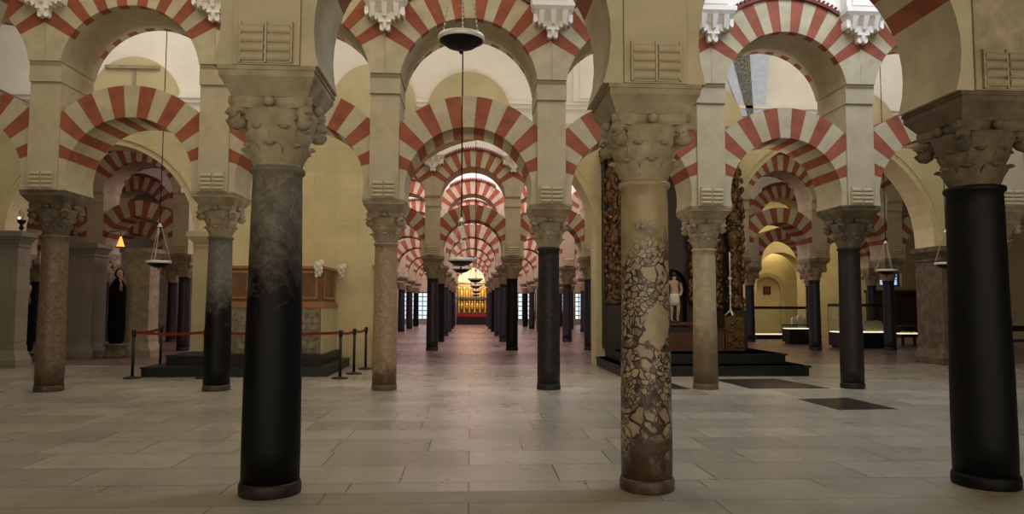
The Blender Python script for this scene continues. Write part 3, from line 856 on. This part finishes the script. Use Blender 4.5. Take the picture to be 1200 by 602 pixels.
b = MB(); b.box(3.17, 6.58, 17.4, 18.18, 5.1, 5.28); b.box(3.14, 6.6, 17.3, 18.18, 5.28, 5.36); b.build('entablature', M['gold'], t)
b = MB(); b.box(4.45, 5.3, 17.5, 17.78, 1.02, 1.1); b.build('niche_shelf', M['wood_red'], t)
t = thing('altar_table', 'red brown wooden altar table below the statue niche', 'altar', (0, 0, 0))
b = MB(); b.box(4.15, 5.95, 16.75, 17.3, .44, .92); b.build('frontal', M['wood_red'], t)
b = MB(); b.box(4.1, 5.97, 16.7, 17.35, .92, .98); b.build('table_top', M['wood_dark'], t)
b = MB(); b.box(5.99, 6.45, 16.8, 17.24, .44, 1.25)
for k in range(24): b.ball((rnd.uniform(6.04, 6.4), 16.79, rnd.uniform(.5, 1.2)), .035, 6, 5)
b.build('gilt_side_panel', M['gold'], t)

# statue in niche : pale figure, one arm raised, white loincloth
def skin_body(name, pts, edges, rad, mat, parent, loc):
    me = bpy.data.meshes.new(name); me.from_pydata(pts, edges, []); me.materials.append(mat)
    o = obj(name, me, parent, loc)
    sk = o.modifiers.new('Skin', 'SKIN'); sk.use_smooth_shade = True
    for i, r in enumerate(rad): me.skin_vertices[0].data[i].radius = (r, r)
    me.skin_vertices[0].data[0].use_root = True
    o.modifiers.new('Sub', 'SUBSURF').levels = 2; o.modifiers['Sub'].render_levels = 2
    return o
t = thing('niche_statue', 'pale carved figure with raised arm and white loincloth in dark niche', 'statue', (5.02, 17.62, 1.104))
P = [(0,0,.62),(0,.01,.8),(0,0,.94),(0,0,1.02),(0,-.01,1.13),
     (-.15,0,.96),(-.24,-.03,1.08),(-.17,-.05,1.22),(-.15,-.05,1.28),
     (.15,0,.94),(.19,.02,.76),(.13,-.09,.66),(.1,-.11,.64),
     (-.07,0,.57),(-.075,-.02,.32),(-.07,.02,.06),(-.075,-.06,.03),
     (.07,0,.57),(.085,-.05,.33),(.07,.0,.06),(.08,-.08,.03)]
Ed = [(0,1),(1,2),(2,3),(3,4),(2,5),(5,6),(6,7),(7,8),(2,9),(9,10),(10,11),(11,12),(0,13),(13,14),(14,15),(15,16),(0,17),(17,18),(18,19),(19,20)]
Rd = [.095,.09,.095,.04,.075,.05,.04,.03,.025,.05,.04,.03,.025,.075,.05,.03,.025,.075,.05,.03,.025]
skin_body('body', P, Ed, Rd, M['flesh'], t, (0, 0, 0))
MB().lathe([(.12, .4), (.135, .5), (.125, .62), (.115, .68)], 14).build('loincloth', M['cloth'], t)
b = MB(); b.ball((0, .015, 1.16), .078, 10, 8, (1, 1, 1.05)); b.build('hair', M['wood_dark'], t)
MB().lathe([(.17, 0), (.17, .02), (.12, .035)], 14).build('plinth', M['wood_red'], t)
# processional staff
t = thing('tall_candlestick', 'tall slender silver candlestick with tripod foot on the gilded side block', 'candlestick', (6.2, 17.0, 1.255))
MB().lathe([(.02, .1), (.035, .14), (.015, .2), (.02, .5), (.04, .53), (.02, .56), (.017, .85), (.05, .88), (.05, .9), (.02, .92)], 12).build('stem', M['chain'], t)
for k in range(3):
    a = k*2*PI/3+.5; MB().tube([(0, 0, .14), (.06*math.cos(a), .06*math.sin(a), .08), (.14*math.cos(a), .14*math.sin(a), .012)], [.02, .018, .015], 6).build('foot', M['silver'], t)
MB().lathe([(.016, .92), (.016, 1.5), (.004, 1.53)], 10).build('candle', M['paper'], t)

# dark ledger slabs in the floor
for poly, lab in (([(5.05, 12.95), (6.55, 12.95), (6.3, 14.7), (4.95, 14.6)], 'dark ledger slab set in the pale floor against the black steps'),
                  ([(5.3, 10.25), (6.2, 10.3), (6.15, 11.6), (5.25, 11.45)], 'dark ledger slab set in the pale floor, nearest the camera'),
                  ([(3.35, 12.9), (3.95, 12.9), (3.85, 14.6), (3.2, 14.6)], 'dark ledger slab partly hidden behind the breccia column')):
    b = MB(); n = len(poly)
    vs = [(x, y, 0) for x, y in poly]+[(x, y, .004) for x, y in poly]
    b.add(vs, [tuple(range(n-1, -1, -1)), tuple(n+i for i in range(n))]+[(i, (i+1) % n, n+(i+1) % n, n+i) for i in range(n)])
    tag(b.build('floor_slab', M['slab']), lab, 'floor slab')

# ------------------------------------------------------------------ hanging lamps
def lamp(x, y, z, r, ztop, hang, lab, cords=True):
    t = thing('hanging_lamp', lab, 'hanging lamp', (x, y, z))
    MB().lathe([(.012, -.54*r), (.15*r, -.53*r), (.4*r, -.48*r), (.65*r, -.38*r), (.85*r, -.23*r), (.96*r, -.1*r), (r, 0), (r*.96, 0), (.82*r, -.21*r), (.4*r, -.44*r)], 32, caps=False).build('bowl', M['iron'], t)
    MB().lathe([(r*1.0, -.03), (r*1.05, -.028), (r*1.07, -.0), (r*1.05, .02), (r*.97, .022), (r*.95, .0)], 32, caps=False).build('rim_band', M['silver'], t)
    MB().lathe([(.0, -.54*r-.05), (.022, -.54*r-.025), (.0, -.54*r+.01)], 10, caps=False).build('bottom_knob', M['iron'], t)
    for k in range(3):
        a = k*2*PI/3+.6
        b = MB(); p0 = Vector((r*math.cos(a), r*math.sin(a), .01)); p1 = Vector((.03*math.cos(a), .03*math.sin(a), hang))
        L = (p1-p0).length; m = max(6, int(L/.045))
        b.tube([p0, p1], .005, 5)
        for i in range(m): b.ball(p0.lerp(p1, (i+.5)/m), .0115, 5, 4, (1, 1, 1.5))
        b.build('chain', M['chain'], t)
    MB().lathe([(.05, hang-.02), (.055, hang), (.03, hang+.03), (.012, hang+.06)], 14).build('crown_cap', M['silver'], t)
    MB().tube([(0, 0, hang+.05), (0, 0, ztop-z)], .009, 6).build('suspension_cord', M['iron'], t)
lamp(-.105, 7.0, 4.1, .215, 9.9, 1.0, 'large dark hanging bowl lamp high in front of the second row, nearest')
lamp(-.15, 11.7, 2.22, .21, 9.9, .62, 'hanging bowl lamp low in the central arch, foremost of the receding line')
lamp(-.2, 16.5, 2.33, .21, 9.9, .6, 'hanging bowl lamp second in the receding line of the central aisle')
lamp(.15, 21.5, 2.27, .21, 9.9, .6, 'hanging bowl lamp third in the receding line of the central aisle')
lamp(.22, 27.4, 2.24, .21, 9.9, .6, 'hanging bowl lamp fourth in the receding line of the central aisle')
lamp(.28, 33.2, 2.16, .21, 9.9, .6, 'hanging bowl lamp fifth in the receding line of the central aisle')
lamp(.3, 39., 2.1, .21, 9.9, .6, 'hanging bowl lamp farthest in the receding line of the central aisle')
lamp(-6.49, 15.5, 2.37, .235, 9.9, .75, 'hanging bowl lamp over the barrier, before the shadowed pillars')
lamp(10.66, 18.0, 2.42, .235, 9.9, .7, 'hanging bowl lamp before the display case arch')
lamp(10.57, 15.5, 2.45, .235, 9.9, .7, 'hanging bowl lamp half hidden by the thick black column')

# ------------------------------------------------------------------ right end : display cases
def vitrine(x, y, w, d, z0, z1, z2, lab, legs=False, rot=0.):
    t = thing('display_case', lab, 'display case', (x, y, 0), rot)
    if legs:
        for sx in (-1, 1):
            for sy in (-1, 1):
                b = MB(); b.box(sx*(w/2-.1)-.04, sx*(w/2-.1)+.04, sy*(d/2-.1)-.04, sy*(d/2-.1)+.04, 0, z0-.1); b.ball((sx*(w/2-.1), sy*(d/2-.1), .2), .065, 8, 6); b.build('leg', M['wood_dark'], t)
        b = MB(); b.box(-w/2, w/2, -d/2, d/2, z0-.1, z0); b.build('tray', M['wood_dark'], t)
    else:
        b = MB(); b.box(-w/2+.08, w/2-.08, -d/2+.08, d/2-.08, 0, .08); b.box(-w/2, w/2, -d/2, d/2, .08, z0); b.build('plinth', M['black_metal'], t)
    b = MB(); b.box(-w/2+.03, w/2-.03, -d/2+.03, d/2-.03, z0, z0+.03); b.build('lit_floor', M['lit_strip'], t)
    b = MB()
    for sx in (-1, 1):
        b.box(sx*(w/2-.006)-.006, sx*(w/2-.006)+.006, -d/2, d/2, z0+.03, z1)
    for sy in (-1, 1):
        b.box(-w/2+.012, w/2-.012, sy*(d/2-.006)-.006, sy*(d/2-.006)+.006, z0+.03, z1)
    b.build('glass_sides', M['glass'], t)
    b = MB(); b.box(-w/2-.01, w/2+.01, -d/2-.01, d/2+.01, z1, z2)
    b.build('top_frame', M['black_metal'], t)
    return t
vitrine(14.2, 33.2, 2.9, .8, .2, 1.38, 1.5, 'long low glass case with glowing floor at the far yellow wall')
vitrine(13.15, 28.6, .95, .7, .6, .74, .78, 'black plinth case with pale objects standing before the far glass case')
vitrine(14.3, 25.9, 2.0, .9, .56, 1.5, 1.6, 'tall glass case on black plinth holding open books, beside smoky grey column')
vitrine(17.15, 27.6, 1.05, .8, .44, .72, .76, 'low table case with turned legs beyond the blue black column', True)
def book(x, y, z, w, lab, rot=0., tilt=.5):
    t = thing('open_book', lab, 'book', (x, y, z), rot)
    for s in (-1, 1):
        b = MB(); vs = []
        n = 6
        for k in range(n+1):
            u = k/n; xx = s*u*w; hh = .03*math.sin(PI*min(1, u*1.2))+.02
            for v in (0, 1): vs.append((xx, v*w*1.2*math.cos(tilt), hh+v*w*1.2*math.sin(tilt)))
        for k in range(n+1):
            u = k/n; xx = s*u*w
            for v in (0, 1): vs.append((xx, v*w*1.2*math.cos(tilt), v*w*1.2*math.sin(tilt)))
        m = 2*(n+1); fs = []
        for k in range(n):
            a = 2*k; fs += [(a, a+2, a+3, a+1), (m+a, m+a+1, m+a+3, m+a+2), (a, m+a, m+a+2, a+2), (a+1, a+3, m+a+3, m+a+1)]
        fs += [(2*n, m+2*n, m+2*n+1, 2*n+1), (0, 1, m+1, m)]
        b.add(vs, fs, 0, False); b.build('page_block', M['paper'], t)
    b = MB(); b.taper((-.05, .05, .02, w*1.0, 0), (-.03, .03, w*.9, w*1.05, w*.7)); b.build('book_stand', M['bronze'], t)
book(13.85, 25.6, .596, .27, 'open book propped in the tall glass case, nearer the smoky column', 0, .9)
book(14.72, 25.65, .596, .36, 'large open book propped in the middle of the tall glass case', 0, .95)
book(15.1, 25.75, .596, .15, 'small open book at the blue black column end of tall case', .1)
book(17.15, 27.4, .476, .26, 'open book lying in the low table case', 0, .12)
for k, (x, w, h) in enumerate(((12.95, .14, .3), (13.2, .18, .4), (13.42, .1, .25))):
    t = thing('pale_casket', ['pale small casket on the plinth case, outer one', 'tallest pale casket on the plinth case', 'slim pale casket at the end of plinth case'][k], 'casket', (x, 28.5, .782))
    b = MB(); b.box(-w/2, w/2, -w/2, w/2, 0, h*.7); b.build('body', M['paper'], t)
    b = MB(); b.taper((-w/2-.01, w/2+.01, -w/2-.01, w/2+.01, h*.7), (-w/4, w/4, -w/4, w/4, h)); b.build('lid', M['paper'], t)

# end wall of the display aisle, with nested arches
EX, EY = 15.75, 36.
wb = MB(); r = 1.25; zc = 3.0
wb.box(8.2, EX-r, EY, EY+.9, 0, 6.2); wb.box(EX+r, 20.6, EY, EY+.9, 0, 6.2)
n = 24
for k in range(n):
    t0, t1 = PI-PI*k/n, PI-PI*(k+1)/n
    wb.prism([(EX+r*math.cos(t0), zc+r*math.sin(t0)), (EX+r*math.cos(t1), zc+r*math.sin(t1)), (EX+r*math.cos(t1), 6.2), (EX+r*math.cos(t0), 6.2)], EY, EY+.9)
wb.box(8.2, 20.6, EY, EY+.9, 6.2, ZC)
struct(wb.build('wall_display_end', M['lunette']))
sbox('wall_niche_rear', EX-1.9, EX+1.9, EY+1.8, EY+2., 0, 5.2, M['lunette'])
b = MB()
for k in range(n):
    for p in wedge(EX, 2.35, .72, .95, PI*k/n, PI*(k+1)/n, 1, []): b.prism(ccw(p), EY+1.68, EY+1.8)
b.box(EX-.95, EX-.72, EY+1.68, EY+1.8, 0, 2.35); b.box(EX+.72, EX+.95, EY+1.68, EY+1.8, 0, 2.35)
struct(b.weld().build('trim_niche_arch', M['stone']))
t = thing('small_picture', 'small dark framed panel on the far yellow niche wall', 'picture', (EX+.02, EY+1.8, 2.15))
b = MB(); b.box(-.2, .2, -.04, 0, 0, .42); b.build('frame', M['wood_dark'], t)
b = MB(); b.box(-.15, .15, -.05, -.04, .05, .37); b.build('panel', M['wood_red'], t)

# leaded window and dark doorway right of the display aisle
wx0, wx1, wy = 20.95, 22.1, 36.
wb = MB(); wb.box(20.6, wx0, wy, wy+.5, 0, ZC); wb.box(wx1, XR, wy, wy+.5, 0, ZC); wb.box(wx0, wx1, wy, wy+.5, 0, 2.55)
rc = (wx1-wx0)/2; xc = (wx0+wx1)/2
for k in range(12):
    t0, t1 = PI-PI*k/12, PI-PI*(k+1)/12
    wb.prism([(xc+rc*math.cos(t0), 3.7+rc*math.sin(t0)), (xc+rc*math.cos(t1), 3.7+rc*math.sin(t1)), (xc+rc*math.cos(t1), ZC), (xc+rc*math.cos(t0), ZC)], wy, wy+.5)
struct(wb.build('wall_window_bay', M['grey_pier']))
def glazed(name, x0, x1, z0, z1, y, nx, nz, bar=.035, gm='glass'):
    fr = MB()
    fr.box(x0, x0+.08, y-.05, y+.05, z0, z1); fr.box(x1-.08, x1, y-.05, y+.05, z0, z1); fr.box(x0+.08, x1-.08, y-.05, y+.05, z0, z0+.08); fr.box(x0+.08, x1-.08, y-.05, y+.05, z1-.08, z1)
    for i in range(1, nx): xx = x0+(x1-x0)*i/nx; fr.box(xx-bar/2, xx+bar/2, y-.03, y+.03, z0+.08, z1-.08)
    for i in range(1, nz): zz = z0+(z1-z0)*i/nz; fr.box(x0+.08, x1-.08, y-.025, y+.025, zz-bar/2, zz+bar/2)
    f = struct(fr.build(name, M['black_metal']))
    g = MB(); g.box(x0+.04, x1-.04, y+.05, y+.06, z0+.04, z1-.04)
    g.build('glass_pane', M[gm], f)
    return f
glazed('window_1', wx0, wx1, 2.55, 4.3, wy+.25, 3, 5, .035, 'daylit')
t = thing('dark_cabinet', 'tall black wooden screen under the leaded window', 'screen', (21.3, 35.2, 0))
b = MB(); b.box(-1.4, 1.4, -.3, .3, 0, 2.2); b.build('body', M['wood_dark'], t)
b = MB(); b.box(-1.46, 1.46, -.36, .36, 2.2, 2.34); b.build('cornice', M['wood_dark'], t)
for s in (-.7, .7):
    b = MB(); b.box(s-.6, s+.6, -.33, -.3, .2, 2.05); b.build('door', M['wood_dark'], t)

# bench
t = thing('wooden_bench', 'dark wooden bench half hidden behind the thick black column', 'bench', (17.75, 22.2, 0))
b = MB(); b.box(-.8, .8, -.22, .22, .4, .46); b.build('seat', M['wood_dark'], t)
b = MB(); b.box(-.8, -.72, .16, .22, .46, .9); b.box(.72, .8, .16, .22, .46, .9); b.box(-.8, .8, .16, .22, .72, .9); b.build('backrest', M['wood_dark'], t)
for sx in (-.72, .72):
    for sy in (-.16, .16):
        b = MB(); b.box(sx-.035, sx+.035, sy-.035, sy+.035, 0, .4); b.build('leg', M['wood_dark'], t)

# ------------------------------------------------------------------ far end of the central aisle
# end wall with glazed openings
wins = [(-9.5, -6.9), (-5.6, -3.0), (3.2, 5.4), (5.9, 8.1), (8.6, 10.8)]
wb = MB(); cur = XL
for a, b_ in wins:
    wb.box(cur, a, YF-.6, YF-.2, 0, ZC); wb.box(a, b_, YF-.6, YF-.2, 0, .35); wb.box(a, b_, YF-.6, YF-.2, 2.6, ZC); cur = b_
wb.box(cur, XR, YF-.6, YF-.2, 0, ZC)
struct(wb.build('wall_far_end', M['stone']))
for i, (a, b_) in enumerate(wins):
    glazed('window_%d' % (i+2), a, b_, .35, 2.6, YF-.4, 6, 6, .06)
t = thing('gilded_screen', 'tall gilded altar screen closing the far end of central aisle', 'altar screen', (.17, 58.4, 0))
b = MB(); b.box(-1.2, 1.2, 0, .4, 0, 3.3); b.build('backing', M['gold'], t)
for k in range(6):
    x = -1.05+k*.42
    MB().lathe([(.1, .9), (.09, 1.0), (.06, 1.1), (.075, 1.7), (.06, 1.75), (.09, 1.82), (.06, 1.95), (.07, 2.8), (.1, 2.9), (.1, 3.0)], 10, x, -.12).build('gilt_column', M['gold_bright'], t)
for k in range(5):
    x = -.84+k*.42
    b = MB(); b.ball((x, -.08, 1.45), .12, 8, 6, (1, .6, 2.4)); b.ball((x, -.1, 1.78), .07, 8, 6); b.ball((x, -.1, 1.95), .07, 8, 6, (1, .6, 2.2)); b.ball((x, -.08, 2.45), .11, 8, 6, (1, .6, 3.2)); b.ball((x, -.1, 2.84), .065, 8, 6)
    b.build('gilt_figure', M['gold_bright'], t)
b = MB(); b.box(-1.3, 1.3, -.25, .4, 2.0, 2.18); b.build('crossbar', M['wood_dark'], t)
b = MB(); b.box(-1.3, 1.3, -.2, .4, 3.3, 3.5); b.build('cornice', M['gold'], t)
b = MB(); b.box(-1.25, 1.25, -.5, -.2, .62, .85); b.build('red_altar_front', M['redcloth'], t)
b = MB(); b.box(-1.25, 1.25, -.48, -.22, 0, .62); b.build('altar_base', M['wood_dark'], t)

# ------------------------------------------------------------------ light
def area(name, loc, size, energy, color, rot=(0, 0, 0), spread=180):
    l = bpy.data.lights.new(name, 'AREA'); l.shape = 'RECTANGLE'; l.size, l.size_y = size
    l.energy = energy; l.color = color; l.spread = R_(spread)
    o = bpy.data.objects.new(name, l); COL.objects.link(o); o.location = loc; o.rotation_euler = [R_(a) for a in rot]
    return o
WARM = (1., .9, .72); NEUT = (1., .95, .85); COOL = (.74, .83, 1.); PINK = (1., .79, .88)
area('front_fill_behind', (0, -4.2, 2.6), (20, 4.2), 420, WARM, (104, 0, 0), 130)  # unseen fill panel, added to brighten faces turned to the camera
area('ceiling_fill_near', (0, .8, 7.5), (10, 3), 25, WARM)  # unseen fill panels under the ceiling, added to light each nave
area('ceiling_fill_second', (-3.5, 9.4, 9.3), (9, 3.2), 255, WARM)  # unseen fill, added for the second row's front and the floor
area('skylight_second', (6.5, 9.6, 9.3), (5, 3), 400, COOL)
area('ceiling_fill_vault', (11., 15.6, 9.4), (4, 3), 70, NEUT)  # unseen extra fill, added to lift the upper wall at right
area('ceiling_fill_vault', (-8.5, 15.6, 9.4), (4, 3), 60, NEUT)  # unseen extra fill, added to lift the upper wall at left
area('uplight_vault', (1, 15.6, 5.6), (21, 2.5), 105, NEUT, (180, 0, 0))
area('ceiling_fill_vault', (1, 15.9, 9.5), (21, 3), 150, NEUT)  # unseen fill, added to light the vault from above
area('ceiling_fill_third', (3.5, 21.5, 9.5), (12, 3.5), 250, NEUT)  # unseen fill, added for the nave behind the wide arches
for i, y in enumerate((27.4, 33.2, 39., 44.8, 50.4, 56.)):
    area('ceiling_fill_aisle', (.2, y, 9.5), (9, 3), 700, PINK)  # unseen fill panels, added for the pinkish tone of the deep naves
area('altar_fill', (.2, 55.5, 4.2), (2.2, .4), 130, (1., .88, .6), (70, 0, 0), 80)  # unseen, added to brighten the gilded screen
area('ceiling_fill_display', (15.7, 33., 7.), (5, 3), 260, (1., .8, .42))  # unseen fill, added for the yellow tone at the display end
area('niche_light', (EX, EY+1.4, 4.9), (1.6, .5), 40, (1., .8, .42))
area('ceiling_fill_shadow', (-12., 22., 9.), (6, 3), 14, PINK)  # unseen weak fill, added over the left recess
# small floodlights resting on the impost ledges at the back of the second row
for i in range(0, 7):
    l = bpy.data.lights.new('impost_floodlight', 'POINT'); l.energy = (4, 8, 30, 30, 26, 36, 46)[i]; l.color = WARM; l.shadow_soft_size = .06
    o = bpy.data.objects.new('impost_floodlight', l); COL.objects.link(o); o.location = (C2[i]+(.02 if C2[i] > 0 else -.02), Y2+.62, low2[i]+.12)

w = bpy.data.worlds.new('World'); scene.world = w; w.use_nodes = True
w.node_tree.nodes['Background'].inputs[0].default_value = (.86, .93, 1., 1)
w.node_tree.nodes['Background'].inputs[1].default_value = 1.0

# ------------------------------------------------------------------ camera
from mathutils import Matrix
Y_, P_, RO = .0575, .0678, .0031
f = Vector((math.sin(Y_)*math.cos(P_), math.cos(Y_)*math.cos(P_), math.sin(P_)))
r = Vector((math.cos(Y_), -math.sin(Y_), 0)); u = r.cross(f)
r, u = r*math.cos(RO)+u*math.sin(RO), u*math.cos(RO)-r*math.sin(RO)
cam = bpy.data.cameras.new('Camera'); cam.sensor_width = 36; cam.lens = 850/1200*36
co = bpy.data.objects.new('Camera', cam); COL.objects.link(co)
m = Matrix((r, u, -f)).transposed().to_4x4(); m.translation = (0, 0, 1.47)
co.matrix_world = m
scene.camera = co
scene.view_settings.view_transform = 'Standard'; scene.view_settings.look = 'None'
scene.view_settings.gamma = 1; scene.view_settings.exposure = .1; scene.view_settings.use_curve_mapping = False
scene.cycles.use_denoising = True
scene.cycles.max_bounces = 8; scene.cycles.diffuse_bounces = 5; scene.cycles.glossy_bounces = 3
